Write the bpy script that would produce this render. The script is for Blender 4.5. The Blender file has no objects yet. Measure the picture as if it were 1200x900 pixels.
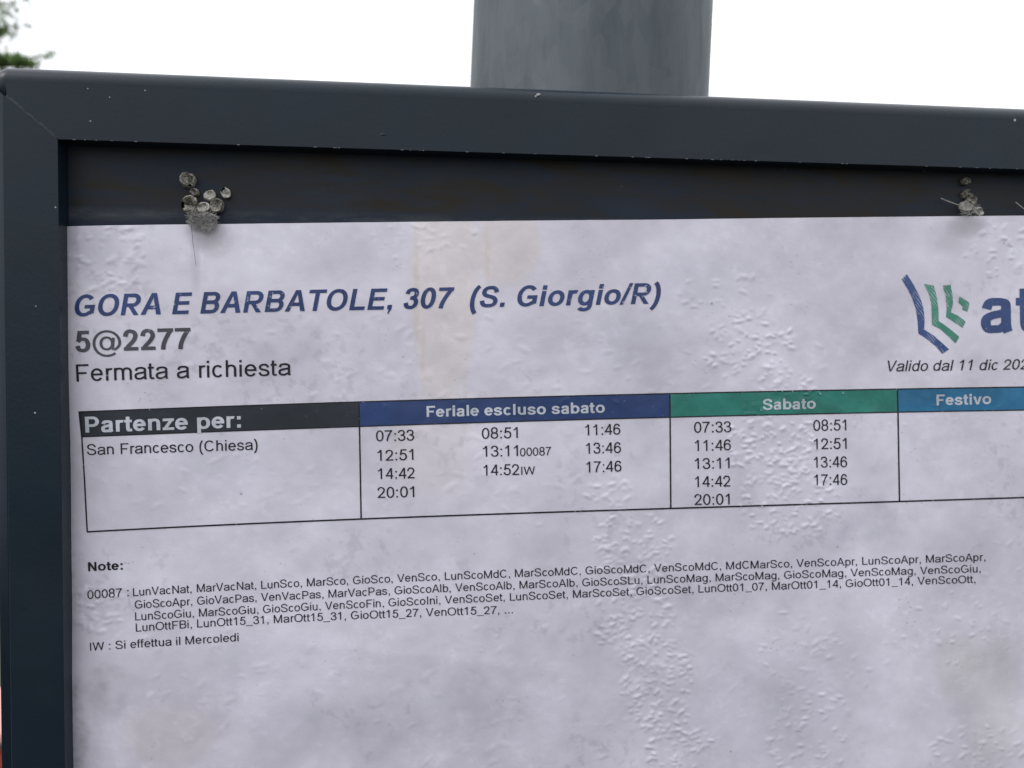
import bpy, bmesh, math, random
import numpy as np
from mathutils import Vector, Matrix

# ------------------------------------------------------------------ camera, world, sun, exposure
SC = bpy.context.scene
COL = SC.collection
random.seed(7)
F = 950.0                                   # focal length in pixels of a 1200 px wide picture
YAW, PIT, ROL = [math.radians(a) for a in (-6.6526, 1.2699, 0.0300)]
def rot3(y, p, r):
    cy, sy, cp, sp, cr, sr = math.cos(y), math.sin(y), math.cos(p), math.sin(p), math.cos(r), math.sin(r)
    Ry = np.array([[cy, 0, sy], [0, 1, 0], [-sy, 0, cy]])
    Rp = np.array([[1, 0, 0], [0, cp, -sp], [0, sp, cp]])
    Rr = np.array([[cr, -sr, 0], [sr, cr, 0], [0, 0, 1]])
    return Rr @ Rp @ Ry
M = rot3(YAW, PIT, ROL)                     # board (right, down, away) -> camera (right, down, forward)
B2W = np.array([[1, 0, 0], [0, 0, 1], [0, -1, 0]], float)   # board axes -> world axes
R_CW = B2W @ M.T                            # camera -> world
CORNER = np.array([0.0, 0.0, 1.600])        # inner top-left corner of the case opening, front face
DEPTH = 0.2130
def ray(px, py):
    return R_CW @ np.array([(px - 600) / F, (py - 450) / F, 1.0])
CAM = CORNER - ray(68, 163) * DEPTH
def at(px, py, Y):
    "point of the vertical plane y = Y seen at a pixel of the photograph"
    d = ray(px, py)
    return CAM + d * ((Y - CAM[1]) / d[1])

cam = bpy.data.cameras.new('camera')
camo = bpy.data.objects.new('camera', cam)
COL.objects.link(camo)
cam.sensor_width = 36.0
cam.lens = F / 1200 * 36
cam.clip_start = 0.01
cam.clip_end = 1500
mw = np.eye(4)
mw[:3, 0] = R_CW @ np.array([1, 0, 0]); mw[:3, 1] = R_CW @ np.array([0, -1, 0]); mw[:3, 2] = R_CW @ np.array([0, 0, -1])
mw[:3, 3] = CAM
camo.matrix_world = Matrix(mw.tolist())
cam.dof.use_dof = True
cam.dof.focus_distance = 0.222
cam.dof.aperture_fstop = 17
SC.camera = camo

SUN_EL, SUN_AZ = math.radians(44), math.radians(248)     # azimuth from +Y clockwise: behind the camera to the left
w = bpy.data.worlds.new('World'); SC.world = w; w.use_nodes = True
nt = w.node_tree; nt.nodes.clear()
def N(tree, kind, **kw):
    n = tree.nodes.new(kind)
    for k, v in kw.items():
        if k == 'inp':
            for a, b in v.items(): n.inputs[a].default_value = b
        else: setattr(n, k, v)
    return n
out = N(nt, 'ShaderNodeOutputWorld')
sky = N(nt, 'ShaderNodeTexSky', sky_type='NISHITA', sun_disc=False, sun_elevation=SUN_EL, sun_rotation=SUN_AZ)
bg1 = N(nt, 'ShaderNodeBackground', inp={1: 0.12}); nt.links.new(sky.outputs[0], bg1.inputs[0])
tc = N(nt, 'ShaderNodeTexCoord')
mp = N(nt, 'ShaderNodeMapping', inp={'Scale': (1, 1, 2.2)}); nt.links.new(tc.outputs['Generated'], mp.inputs[0])
no = N(nt, 'ShaderNodeTexNoise', inp={'Scale': 3.1, 'Detail': 6.0, 'Roughness': .55}); nt.links.new(mp.outputs[0], no.inputs[0])
cr = N(nt, 'ShaderNodeValToRGB'); nt.links.new(no.outputs[0], cr.inputs[0])
cr.color_ramp.elements[0].position = .30; cr.color_ramp.elements[0].color = (.98, 1.03, 1.08, 1)
cr.color_ramp.elements[1].position = .62; cr.color_ramp.elements[1].color = (1.32, 1.32, 1.34, 1)
sx = N(nt, 'ShaderNodeSeparateXYZ'); nt.links.new(tc.outputs['Generated'], sx.inputs[0])
mr = N(nt, 'ShaderNodeMapRange', inp={1: -.05, 2: 1.0, 3: .86, 4: 2.1}); nt.links.new(sx.outputs[2], mr.inputs[0])
bg2 = N(nt, 'ShaderNodeBackground'); nt.links.new(cr.outputs[0], bg2.inputs[0]); nt.links.new(mr.outputs[0], bg2.inputs[1])
mxs = N(nt, 'ShaderNodeMixShader', inp={0: .85})
nt.links.new(bg1.outputs[0], mxs.inputs[1]); nt.links.new(bg2.outputs[0], mxs.inputs[2]); nt.links.new(mxs.outputs[0], out.inputs[0])

sl = bpy.data.lights.new('sun', 'SUN'); sl.energy = 1.1; sl.angle = math.radians(16); sl.color = (1, .97, .93)
so = bpy.data.objects.new('sun', sl); COL.objects.link(so)
sd = Vector((math.sin(SUN_AZ) * math.cos(SUN_EL), math.cos(SUN_AZ) * math.cos(SUN_EL), math.sin(SUN_EL)))
so.rotation_euler = sd.to_track_quat('Z', 'Y').to_euler()
SC.view_settings.view_transform = 'Standard'
SC.view_settings.look = 'None'
SC.view_settings.exposure = -0.15
SC.view_settings.gamma = 1.0

# ------------------------------------------------------------------ helpers
def empty(name, loc, label, cat, group=None):
    o = bpy.data.objects.new(name, None); COL.objects.link(o); o.location = loc
    o['label'] = label; o['category'] = cat
    if group: o['group'] = group
    o.empty_display_size = .02
    return o
def mesh_obj(name, verts, faces, mat, parent=None, smooth=False):
    me = bpy.data.meshes.new(name); me.from_pydata([tuple(map(float, v)) for v in verts], [], faces)
    me.materials.append(mat)
    if smooth: me.polygons.foreach_set('use_smooth', [True] * len(me.polygons))
    me.update()
    o = bpy.data.objects.new(name, me); COL.objects.link(o)
    if parent: attach(o, parent)
    return o
def attach(o, parent):
    o.parent = parent
    loc = Vector(parent.location) if parent.parent is None else Vector(parent.location) + Vector(parent.parent.location)
    # geometry is written in world coordinates: shift the mesh so that the child sits at its parent's origin
    if o.data and not o.get('shifted'):
        o.data.transform(Matrix.Translation(-loc)); o['shifted'] = 1
        del o['shifted']
def bm_obj(name, bm, mat, parent=None, smooth=False):
    me = bpy.data.meshes.new(name); bm.to_mesh(me); bm.free(); me.materials.append(mat)
    if smooth:
        me.polygons.foreach_set('use_smooth', [True] * len(me.polygons))
    o = bpy.data.objects.new(name, me); COL.objects.link(o)
    if parent: attach(o, parent)
    return o
def material(name, color, rough=.5, metal=0., spec=.5):
    m = bpy.data.materials.new(name); m.use_nodes = True
    b = m.node_tree.nodes['Principled BSDF']
    b.inputs['Base Color'].default_value = (*color, 1); b.inputs['Roughness'].default_value = rough
    b.inputs['Metallic'].default_value = metal; b.inputs['Specular IOR Level'].default_value = spec
    return m, m.node_tree, b
def noise(t, scale, detail=4, rough=.55, vec=None, dist=0.):
    n = N(t, 'ShaderNodeTexNoise', inp={'Scale': scale, 'Detail': float(detail), 'Roughness': rough, 'Distortion': dist})
    if vec is not None: t.links.new(vec, n.inputs[0])
    return n.outputs[0]
def ramp(t, fac, stops):
    r = N(t, 'ShaderNodeValToRGB'); t.links.new(fac, r.inputs[0])
    while len(r.color_ramp.elements) < len(stops): r.color_ramp.elements.new(.5)
    for e, (p, c) in zip(r.color_ramp.elements, stops):
        e.position = p; e.color = (c, c, c, 1) if isinstance(c, (int, float)) else (*c, 1)
    return r.outputs[0]
def mixc(t, fac, a, b, mode='MIX'):
    m = N(t, 'ShaderNodeMix', data_type='RGBA', blend_type=mode)
    if isinstance(fac, (int, float)): m.inputs[0].default_value = fac
    else: t.links.new(fac, m.inputs[0])
    for k, v in ((6, a), (7, b)):
        if isinstance(v, tuple): m.inputs[k].default_value = (*v, 1)
        else: t.links.new(v, m.inputs[k])
    return m.outputs[2]
def pos(t, scale=(1, 1, 1)):
    g = N(t, 'ShaderNodeNewGeometry')
    m = N(t, 'ShaderNodeMapping', inp={'Scale': scale}); t.links.new(g.outputs['Position'], m.inputs[0])
    return m.outputs[0]
def bump(t, b, height, strength, dist=.001, normal=None):
    n = N(t, 'ShaderNodeBump', inp={'Strength': strength, 'Distance': dist}); t.links.new(height, n.inputs['Height'])
    if normal is not None: t.links.new(normal, n.inputs['Normal'])
    if b is not None: t.links.new(n.outputs[0], b.inputs['Normal'])
    return n.outputs[0]

# ------------------------------------------------------------------ materials
def paint_material(name, col, grime=0.0):
    m, t, b = material(name, col, .42, 0, .28)
    p = pos(t)
    n1 = ramp(t, noise(t, 28, 5, .6, p), [(.35, 0.0), (.7, 1.0)])
    c = mixc(t, n1, tuple(x * .86 for x in col), tuple(x * 1.16 for x in col))
    dust = ramp(t, noise(t, 9, 6, .65, p), [(.5, 0.), (.8, .35)])
    c = mixc(t, dust, c, (.024, .030, .038))
    v = N(t, 'ShaderNodeTexVoronoi', inp={'Scale': 165.0}); t.links.new(p, v.inputs[0])
    dot = ramp(t, v.outputs['Distance'], [(.045, 1.), (.075, 0.)])
    sel = ramp(t, v.outputs['Color'], [(.93, 0.), (.94, 1.)])
    mul = N(t, 'ShaderNodeMath', operation='MULTIPLY'); t.links.new(dot, mul.inputs[0]); t.links.new(sel, mul.inputs[1])
    c = mixc(t, mul.outputs[0], c, (.40, .40, .38))
    t.links.new(c, b.inputs['Base Color'])
    rr = ramp(t, noise(t, 45, 4, .6, p), [(.3, .28), (.75, .42)]); t.links.new(rr, b.inputs['Roughness'])
    bn = bump(t, None, noise(t, 900, 3, .5, p), .12, .0003)
    bump(t, b, noise(t, 35, 3, .5, p), .25, .0006, bn)
    return m
PAINT = paint_material('anthracite_paint', (.0048, .0118, .0215))
PAINT_BEAD = paint_material('weld_paint', (.020, .025, .038))

def panel_material():
    m, t, b = material('panel_paint', (.02, .024, .03), .5, 0, .2)
    p = pos(t); ps = pos(t, (1, 1, 5))
    s = N(t, 'ShaderNodeSeparateXYZ'); g = N(t, 'ShaderNodeNewGeometry'); t.links.new(g.outputs['Position'], s.inputs[0])
    base = mixc(t, ramp(t, noise(t, 22, 5, .6, p), [(.35, 0.), (.7, 1.)]), (.009, .015, .028), (.017, .026, .045))
    # brown dust above the wiped strip along the sheet
    mr = N(t, 'ShaderNodeMapRange', inp={1: CORNER[2] - .0180, 2: CORNER[2] - .0150}); t.links.new(s.outputs[2], mr.inputs[0])
    dn = ramp(t, noise(t, 34, 6, .7, ps, .6), [(.40, .0), (.62, 1.)])
    mul = N(t, 'ShaderNodeMath', operation='MULTIPLY'); t.links.new(mr.outputs[0], mul.inputs[0]); t.links.new(dn, mul.inputs[1])
    c = mixc(t, mul.outputs[0], base, (.0200, .0160, .0115))
    # pale smears
    z2 = N(t, 'ShaderNodeMapRange', inp={1: CORNER[2] - .0205, 2: CORNER[2] - .0160}); t.links.new(s.outputs[2], z2.inputs[0])
    hump = ramp(t, z2.outputs[0], [(0., 0.), (.5, 1.), (1., 0.)])
    sm = ramp(t, noise(t, 30, 6, .7, pos(t, (1, 1, 4))), [(.44, 0.), (.68, 1.)])
    mu2 = N(t, 'ShaderNodeMath', operation='MULTIPLY'); t.links.new(hump, mu2.inputs[0]); t.links.new(sm, mu2.inputs[1])
    c = mixc(t, mu2.outputs[0], c, (.075, .077, .082))
    v = N(t, 'ShaderNodeTexVoronoi', inp={'Scale': 300.0}); t.links.new(p, v.inputs[0])
    dot = ramp(t, v.outputs['Distance'], [(.05, 1.), (.10, 0.)]); sel = ramp(t, v.outputs['Color'], [(.90, 0.), (.97, .6)])
    m3 = N(t, 'ShaderNodeMath', operation='MULTIPLY'); t.links.new(dot, m3.inputs[0]); t.links.new(sel, m3.inputs[1])
    c = mixc(t, m3.outputs[0], c, (.12, .12, .11))
    t.links.new(c, b.inputs['Base Color'])
    bump(t, b, noise(t, 250, 4, .6, p), .15, .0005)
    return m
PANEL = panel_material()

def paper_material():
    m, t, b = material('wet_paper', (.66, .65, .70), .42, 0, .4); b.inputs['Coat Weight'].default_value = .6; b.inputs['Coat Roughness'].default_value = .12
    a = N(t, 'ShaderNodeAttribute', attribute_name='stain_shade')
    p = pos(t)
    v = N(t, 'ShaderNodeTexVoronoi', inp={'Scale': 150.0}); t.links.new(p, v.inputs[0])
    dot = ramp(t, v.outputs['Distance'], [(.035, 1.), (.075, 0.)]); sel = ramp(t, v.outputs['Color'], [(.66, 0.), (.80, .95)])
    m3 = N(t, 'ShaderNodeMath', operation='MULTIPLY'); t.links.new(dot, m3.inputs[0]); t.links.new(sel, m3.inputs[1])
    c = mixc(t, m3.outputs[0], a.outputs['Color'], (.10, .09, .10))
    v2 = N(t, 'ShaderNodeTexVoronoi', inp={'Scale': 420.0}); t.links.new(pos(t, (1, 1, 1.6)), v2.inputs[0])
    d2 = ramp(t, v2.outputs['Distance'], [(.10, .6), (.2, 0.)]); s2 = ramp(t, noise(t, 60, 4, .6, p), [(.56, 0.), (.66, .75)])
    m4 = N(t, 'ShaderNodeMath', operation='MULTIPLY'); t.links.new(d2, m4.inputs[0]); t.links.new(s2, m4.inputs[1])
    c = mixc(t, m4.outputs[0], c, (.25, .24, .25))
    t.links.new(c, b.inputs['Base Color'])
    rr = ramp(t, noise(t, 60, 5, .6, p), [(.3, .28), (.7, .5)]); t.links.new(rr, b.inputs['Roughness'])
    bn = bump(t, None, noise(t, 1400, 3, .6, p), .10, .0002)
    bump(t, b, noise(t, 260, 4, .6, p), .16, .0006, bn)
    return m
PAPER = paper_material()

def ink(name, col, wear=.66, hatch=False, paper=(.50, .50, .55)):
    m, t, b = material(name, col, .45, 0, .28); b.inputs['Coat Weight'].default_value = .4; b.inputs['Coat Roughness'].default_value = .15
    p = pos(t)
    n = ramp(t, noise(t, 650, 4, .7, p), [(wear, 0.), (wear + .04, .75)])
    c = mixc(t, ramp(t, noise(t, 120, 4, .6, p), [(.35, 0.), (.7, 1.)]), tuple(x * .85 for x in col), tuple(min(1, x * 1.25) for x in col))
    c = mixc(t, n, c, paper)
    if hatch:
        w_ = N(t, 'ShaderNodeTexWave', inp={'Scale': 420.0, 'Distortion': 2.5, 'Detail': 2.0})
        mp_ = N(t, 'ShaderNodeMapping', inp={'Rotation': (0, math.radians(38), 0)}); t.links.new(p, mp_.inputs[0]); t.links.new(mp_.outputs[0], w_.inputs[0])
        k1 = ramp(t, w_.outputs[1], [(.82, 0.), (.95, .8)])
        k2 = ramp(t, noise(t, 170, 4, .6, p), [(.46, 0.), (.56, 1.)])
        mm = N(t, 'ShaderNodeMath', operation='MULTIPLY'); t.links.new(k1, mm.inputs[0]); t.links.new(k2, mm.inputs[1])
        c = mixc(t, mm.outputs[0], c, paper)
    t.links.new(c, b.inputs['Base Color'])
    bump(t, b, noise(t, 260, 4, .6, p), .16, .0006)
    return m
INK_BLUE = ink('ink_headline_blue', (.016, .036, .135), .63)
INK_GREY = ink('ink_grey', (.050, .050, .066), .64)
INK_DARK = ink('ink_black', (.008, .008, .014), .66)
INK_NOTE = ink('ink_black_small', (.012, .012, .020), .68)
INK_LIGHT = ink('ink_white', (.46, .48, .54), .9)
INK_HEAD = ink('ink_header_charcoal', (.020, .024, .034), .69)
INK_NAVY = ink('ink_header_navy', (.020, .042, .135), .70)
INK_GREEN = ink('ink_header_green', (.022, .165, .135), .70)
INK_SKY = ink('ink_header_blue', (.020, .130, .260), .70)
INK_LOGO_B = ink('ink_logo_blue', (.030, .062, .190), .63, True)
INK_LOGO_G = ink('ink_logo_green', (.040, .200, .145), .63, True)
INK_AT = ink('ink_letters_blue', (.022, .052, .175), .64)

# ------------------------------------------------------------------ ground
def ground_material():
    m, t, b = material('grass_ground', (.06, .07, .03), .9)
    p = pos(t)
    c = mixc(t, ramp(t, noise(t, .7, 6, .6, p), [(.4, 0.), (.6, 1.)]), (.045, .062, .024), (.11, .10, .06))
    c = mixc(t, ramp(t, noise(t, 18, 5, .7, p), [(.4, 0.), (.65, 1.)]), c, (.030, .045, .016))
    t.links.new(c, b.inputs['Base Color']); bump(t, b, noise(t, 25, 6, .7, p), .8, .05)
    return m
S = 700
g = mesh_obj('ground', [(-S, -S, 0), (S, -S, 0), (S, S, 0), (-S, S, 0)], [(0, 1, 2, 3)], ground_material())
g['kind'] = 'structure'
def pave_material():
    m, t, b = material('worn_asphalt', (.06, .06, .06), .85)
    p = pos(t)
    c = mixc(t, ramp(t, noise(t, 160, 4, .7, p), [(.35, 0.), (.7, 1.)]), (.035, .035, .036), (.11, .105, .10))
    t.links.new(c, b.inputs['Base Color']); bump(t, b, noise(t, 200, 3, .6, p), .6, .006)
    return m
pv = mesh_obj('pavement', [(-30, -3.2, .004), (30, -3.2, .004), (30, .55, .004), (-30, .55, .004)], [(0, 1, 2, 3)], pave_material())
pv['kind'] = 'structure'

# ------------------------------------------------------------------ notice case
OW, OH = 0.305, 0.246          # opening
CX, CZ = CORNER[0], CORNER[2]
DEP = 0.026
YP = 0.0064                    # back panel
YS = 0.0042                    # mean plane of the sheet
case = empty('notice_case', (CX + OW / 2, 0, CZ - OH - .02), 'dark grey painted steel notice case with mitred corners on the round pole', 'notice case')
def rail(name, outline, outer, mat, rad):
    "prism over an outline in the x-z plane, front at y=0, its outer vertices rolled back with radius rad"
    n = len(outline); vs = []; fs = []
    out_ = set(outer); P2 = [Vector(p) for p in outline]
    nrm = []
    for i in range(n):
        if i not in out_: nrm.append(Vector((0, 0))); continue
        ns = []
        for a_, b_ in (((i - 1) % n, i), (i, (i + 1) % n)):
            if a_ in out_ and b_ in out_:
                d = (P2[b_] - P2[a_]).normalized(); ns.append(Vector((d.y, -d.x)))
        if len(ns) == 1:                       # mitre end: slide along the mitre
            j = (i - 1) % n if (i - 1) % n not in out_ else (i + 1) % n
            d = (P2[i] - P2[j]).normalized(); nrm.append(d / d.dot(ns[0])); continue
        v = sum(ns, Vector((0, 0))); v.normalize(); nrm.append(v / max(.7, v.dot(ns[0])))
    area = sum(P2[i].x * P2[(i + 1) % n].y - P2[(i + 1) % n].x * P2[i].y for i in range(n))
    sg = 1 if area > 0 else -1
    K = 12; rings = [(rad + .0004, 0)]
    for k in range(K + 1):
        a = math.pi / 2 * k / K
        rings.append((rad * (1 - math.sin(a)), rad * (1 - math.cos(a))))
    rings.append((0, DEP))
    for ins, y in rings:
        for p, q in zip(P2, nrm):
            c = p - q * sg * ins; vs.append((CX + c.x, y, CZ + c.y))
    m_ = len(rings)
    fs.append(tuple(range(n))); fs.append(tuple(range((m_ - 1) * n, m_ * n))[::-1])
    for k in range(m_ - 1):
        for i in range(n): fs.append((k * n + i, (k + 1) * n + i, (k + 1) * n + (i + 1) % n, k * n + (i + 1) % n))
    bm = bmesh.new(); me_ = bpy.data.meshes.new('t'); me_.from_pydata(vs, [], fs); bm.from_mesh(me_); bpy.data.meshes.remove(me_)
    bm.verts.ensure_lookup_table()
    for f in bm.faces:
        ids = [v.index for v in f.verts]
        f.smooth = len(ids) == 4 and all((i % n) in out_ for i in ids) and max(ids) < (m_ - 1) * n
    bmesh.ops.remove_doubles(bm, verts=bm.verts, dist=1e-7)
    bmesh.ops.recalc_face_normals(bm, faces=bm.faces)
    return bm_obj(name, bm, mat, case)
WL, WT, WM = .0172, .0192, .0146    # stile width, rail width, height of the mitre at the outer edge          # stile and rail widths
def rounded_top(sign, x0):
    "outer top corner, rounded in the plane"
    r = .0046; pts = []
    for k in range(9):
        a = math.radians(90 * k / 8)
        pts.append((x0 - sign * r + sign * r * math.cos(a), WT - r + r * math.sin(a)))
    return pts
g_ = .00012
ol = [(0, 0), (OW, 0), (OW + WL, WM - .0001)] + rounded_top(1, OW + WL) + rounded_top(-1, -WL)[::-1] + [(-WL, WM - .0001)]
nt_ = len(ol)
r1 = rail('top_rail', ol, range(2, nt_), PAINT, .0042)
st = [(-g_, -g_), (-WL, WM - 3 * g_), (-WL, -OH - WL + g_), (-g_, -OH + g_)]
rail('side_rail', st, [1, 2], PAINT, .0034)
st2 = [(OW + g_, -g_), (OW + g_, -OH + g_), (OW + WL, -OH - WL + g_), (OW + WL, WM - 3 * g_)]
rail('side_rail', st2, [2, 3], PAINT, .0034)
bt = [(0, -OH), (-WL, -OH - WL), (OW + WL, -OH - WL), (OW, -OH)]
rail('bottom_rail', bt, [1, 2], PAINT, .0042)
def weld(x0, z0, x1, z1):
    vs, fs = [], []
    d = Vector((x1 - x0, 0, z1 - z0)); L = d.length; d.normalize(); s = Vector((-d.z, 0, d.x))
    n = 26
    for i in range(n + 1):
        f = i / n; c = Vector((x0, 0, z0)) + d * L * f
        wd = .00062 * (.75 + .5 * random.random()); h = .00014 * (.7 + .6 * random.random())
        for k in range(5):
            a = math.pi * k / 4
            q = c + s * (wd * math.cos(a)); vs.append((CX + q.x, .0001 - h * math.sin(a), CZ + q.z))
    for i in range(n):
        for k in range(4):
            a = i * 5 + k; fs.append((a, a + 1, a + 6, a + 5))
    return mesh_obj('weld_seam', vs, fs, PAINT_BEAD, case, True)
weld(-.0003, .0003 * WM / WL, -WL * .74, WM * .74)
weld(OW + .0003, .0003 * WM / WL, OW + WL * .74, WM * .74)
def box(name, a, b_, mat, parent, bev=0):
    bm = bmesh.new(); bmesh.ops.create_cube(bm, size=1)
    for v in bm.verts:
        v.co = Vector([(a[i] + b_[i]) / 2 + v.co[i] * (b_[i] - a[i]) for i in range(3)])
    if bev: bmesh.ops.bevel(bm, geom=bm.edges[:], offset=bev, segments=2, affect='EDGES', profile=.5)
    return bm_obj(name, bm, mat, parent)
box('back_panel', (CX - .006, YP, CZ - OH - .006), (CX + OW + .006, YP + .002, CZ + .006), PANEL, case)
# little paint drips and burrs under the top rail's lower edge, and the chip seen at the middle
def blob(name, c, r, mat, parent, seed=0, sub=2, amp=.25):
    bm = bmesh.new(); bmesh.ops.create_icosphere(bm, subdivisions=sub, radius=1)
    rr = random.Random(seed)
    ph = [rr.uniform(0, 6.28) for _ in range(6)]
    for v in bm.verts:
        n = 1 + amp * (math.sin(3 * v.co.x + ph[0]) * math.sin(4 * v.co.y + ph[1]) + .6 * math.sin(7 * v.co.z + ph[2]) * math.sin(6 * v.co.x + ph[3]))
        v.co = Vector((c[0] + v.co.x * r[0] * n, c[1] + v.co.y * r[1] * n, c[2] + v.co.z * r[2] * n))
    return bm_obj(name, bm, mat, parent, True)
CHIP, _, _ = material('bare_chip', (.30, .31, .32), .5)
for (px, py, rx, rz) in ((448, 157.5, .0011, .00035), (631, 111, .0006, .0006), (628, 113, .0003, .0004),
                         (103, 104, .00022, .00022), (128.5, 114, .00022, .00022), (170, 106, .00025, .00025), (106, 142, .00025, .00025),
                         (65, 243, .0003, .0003), (42, 359, .00022, .00022), (41, 484, .00035, .0003)):
    q = at(px, py, 0)
    blob('paint_chip', (q[0], .00005, q[2]), (rx, .0002, rz), PAINT_BEAD if rx > .001 else CHIP, case, int(px), 1)

bv, bf = [], []
rb = random.Random(3)
for k in range(46):
    xx = rb.uniform(0, OW); w_ = rb.uniform(.00015, .0006); h_ = rb.uniform(.00006, .00016); b0 = len(bv)
    bv += [(CX + xx - w_, -.00002, CZ + .0001), (CX + xx + w_, -.00002, CZ + .0001), (CX + xx + w_ * .6, -.00016, CZ - h_), (CX + xx - w_ * .6, -.00016, CZ - h_), (CX + xx - w_ * .5, .0003, CZ - h_ * 1.5), (CX + xx + w_ * .5, .0003, CZ - h_ * 1.5)]
    bf += [(b0, b0 + 1, b0 + 2, b0 + 3), (b0 + 3, b0 + 2, b0 + 5, b0 + 4)]
BURR, _, _ = material('chipped_edge', (.045, .052, .06), .5)
mesh_obj('edge_burrs', bv, bf, BURR, case)['kind'] = 'stuff'
# steel pole behind the case
def pole_material():
    m, t, b = material('galvanised_steel', (.2, .22, .24), .5, .35)
    p = pos(t, (1, 1, .22)); q = pos(t)
    c = mixc(t, ramp(t, noise(t, 75, 5, .6, p), [(.32, 0.), (.68, 1.)]), (.050, .064, .075), (.084, .100, .113))
    c = mixc(t, ramp(t, noise(t, 240, 4, .65, pos(t, (1, 1, .12))), [(.50, 0.), (.80, .35)]), c, (.11, .125, .135))
    c = mixc(t, ramp(t, noise(t, 40, 5, .6, q), [(.55, 0.), (.75, .4)]), c, (.048, .056, .066))
    v = N(t, 'ShaderNodeTexVoronoi', inp={'Scale': 230.0}); t.links.new(pos(t, (1, 1, .5)), v.inputs[0])
    c = mixc(t, ramp(t, v.outputs['Color'], [(.2, 0.), (.9, .18)]), c, (.15, .15, .18))
    t.links.new(c, b.inputs['Base Color'])
    t.links.new(ramp(t, noise(t, 90, 4, .6, p), [(.3, .42), (.7, .62)]), b.inputs['Roughness'])
    bump(t, b, noise(t, 160, 5, .6, p), .25, .0008)
    return m
YC = .0735
a0 = at(694, 0, YC); a1 = at(689.5, 100, YC)
PR = .0440
ax = Vector(a0 - a1).normalized()
foot = Vector(a1) - ax * (a1[2] / ax.z)
pole = empty('signpost', (foot.x, foot.y, 0), 'round galvanised steel post standing behind the notice case', 'post')
def tube(name, p0, p1, r0, r1, mat, parent, seg=64, rings=1, cap=True):
    bm = bmesh.new(); d = (p1 - p0).normalized(); u = d.orthogonal().normalized(); v = d.cross(u)
    R_ = []
    for k in range(rings + 1):
        f = k / rings; c = p0.lerp(p1, f); r = r0 + (r1 - r0) * f
        R_.append([bm.verts.new(c + (u * math.cos(2 * math.pi * i / seg) + v * math.sin(2 * math.pi * i / seg)) * r) for i in range(seg)])
    for k in range(rings):
        for i in range(seg):
            f_ = bm.faces.new((R_[k][i], R_[k][(i + 1) % seg], R_[k + 1][(i + 1) % seg], R_[k + 1][i])); f_.smooth = True
    if cap: bm.faces.new(R_[0][::-1]); bm.faces.new(R_[-1])
    return bm_obj(name, bm, mat, parent)
GALV = pole_material()
tube('shaft', foot, foot + ax * 2.55, PR, PR, GALV, pole, 96, 4)
tube('cap', foot + ax * 2.551, foot + ax * 2.566, PR + .002, PR * .7, GALV, pole, 64)
tube('ground_collar', foot + Vector((0, 0, .0)), foot + ax * .03, .085, .06, GALV, pole, 48)
for dz in (-.05, -.20):
    cpt = foot + ax * ((CZ + dz) / ax.z)
    tube('clamp_band', cpt - ax * .012, cpt + ax * .012, PR + .0025, PR + .0025, GALV, case, 64)
    box('bracket', (cpt.x - .03, DEP + .0002, cpt.z - .011), (cpt.x + .03, cpt.y - PR + .006, cpt.z + .011), GALV, case, .001)

# ------------------------------------------------------------------ the sheet
rng = np.random.default_rng(11)
def vnoise(X, Y, scale, seed):
    r = np.random.default_rng(seed); n = 256
    G = r.random((n, n)); x = X / scale + 37.3; y = Y / scale + 91.7
    xi = np.floor(x).astype(int); yi = np.floor(y).astype(int); fx = x - xi; fy = y - yi
    fx = fx * fx * (3 - 2 * fx); fy = fy * fy * (3 - 2 * fy)
    g = lambda a, b: G[a % n, b % n]
    return (g(xi, yi) * (1 - fx) + g(xi + 1, yi) * fx) * (1 - fy) + (g(xi, yi + 1) * (1 - fx) + g(xi + 1, yi + 1) * fx) * fy
def fbm(X, Y, scale, seed, octv=4, gain=.5):
    a, s, tot, w_ = 1., scale, 0, 0
    for k in range(octv):
        tot = tot + a * vnoise(X, Y, s, seed + k); w_ += a; a *= gain; s *= .5
    return tot / w_
sh_tl = at(70.3, 264.6, YS)
sh_tr = at(1200, 252.5, YS)
ed = sh_tr - sh_tl; ed[1] = 0; ed /= np.linalg.norm(ed)            # along the top edge
bl = at(79.8, 900, YS) - sh_tl; bl[1] = 0; bl /= np.linalg.norm(bl)
SW, SH = .2965, .2100
STEP = .00045
nu, nv = int(SW / STEP), int(SH / STEP)
UU, VV = np.meshgrid(np.linspace(0, SW, nu + 1), np.linspace(0, SH, nv + 1), indexing='ij')
def to_uv(P):
    "world x,z -> sheet u,v"
    A = np.array([[ed[0], bl[0]], [ed[2], bl[2]]]); Ai = np.linalg.inv(A)
    d = np.stack([np.asarray(P)[..., 0] - sh_tl[0], np.asarray(P)[..., 2] - sh_tl[2]], -1)
    return d @ Ai.T
def px2uv(px, py): return to_uv(at(px, py, YS))
MM = .001
Hb = np.zeros_like(UU)
Hm = (fbm(UU, VV, .060, 1, 2) - .5) * 1.3 * MM + (fbm(UU, VV, .016, 5, 3) - .5) * .42 * MM + (fbm(UU, VV, .0045, 9, 2) - .5) * .10 * MM
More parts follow.
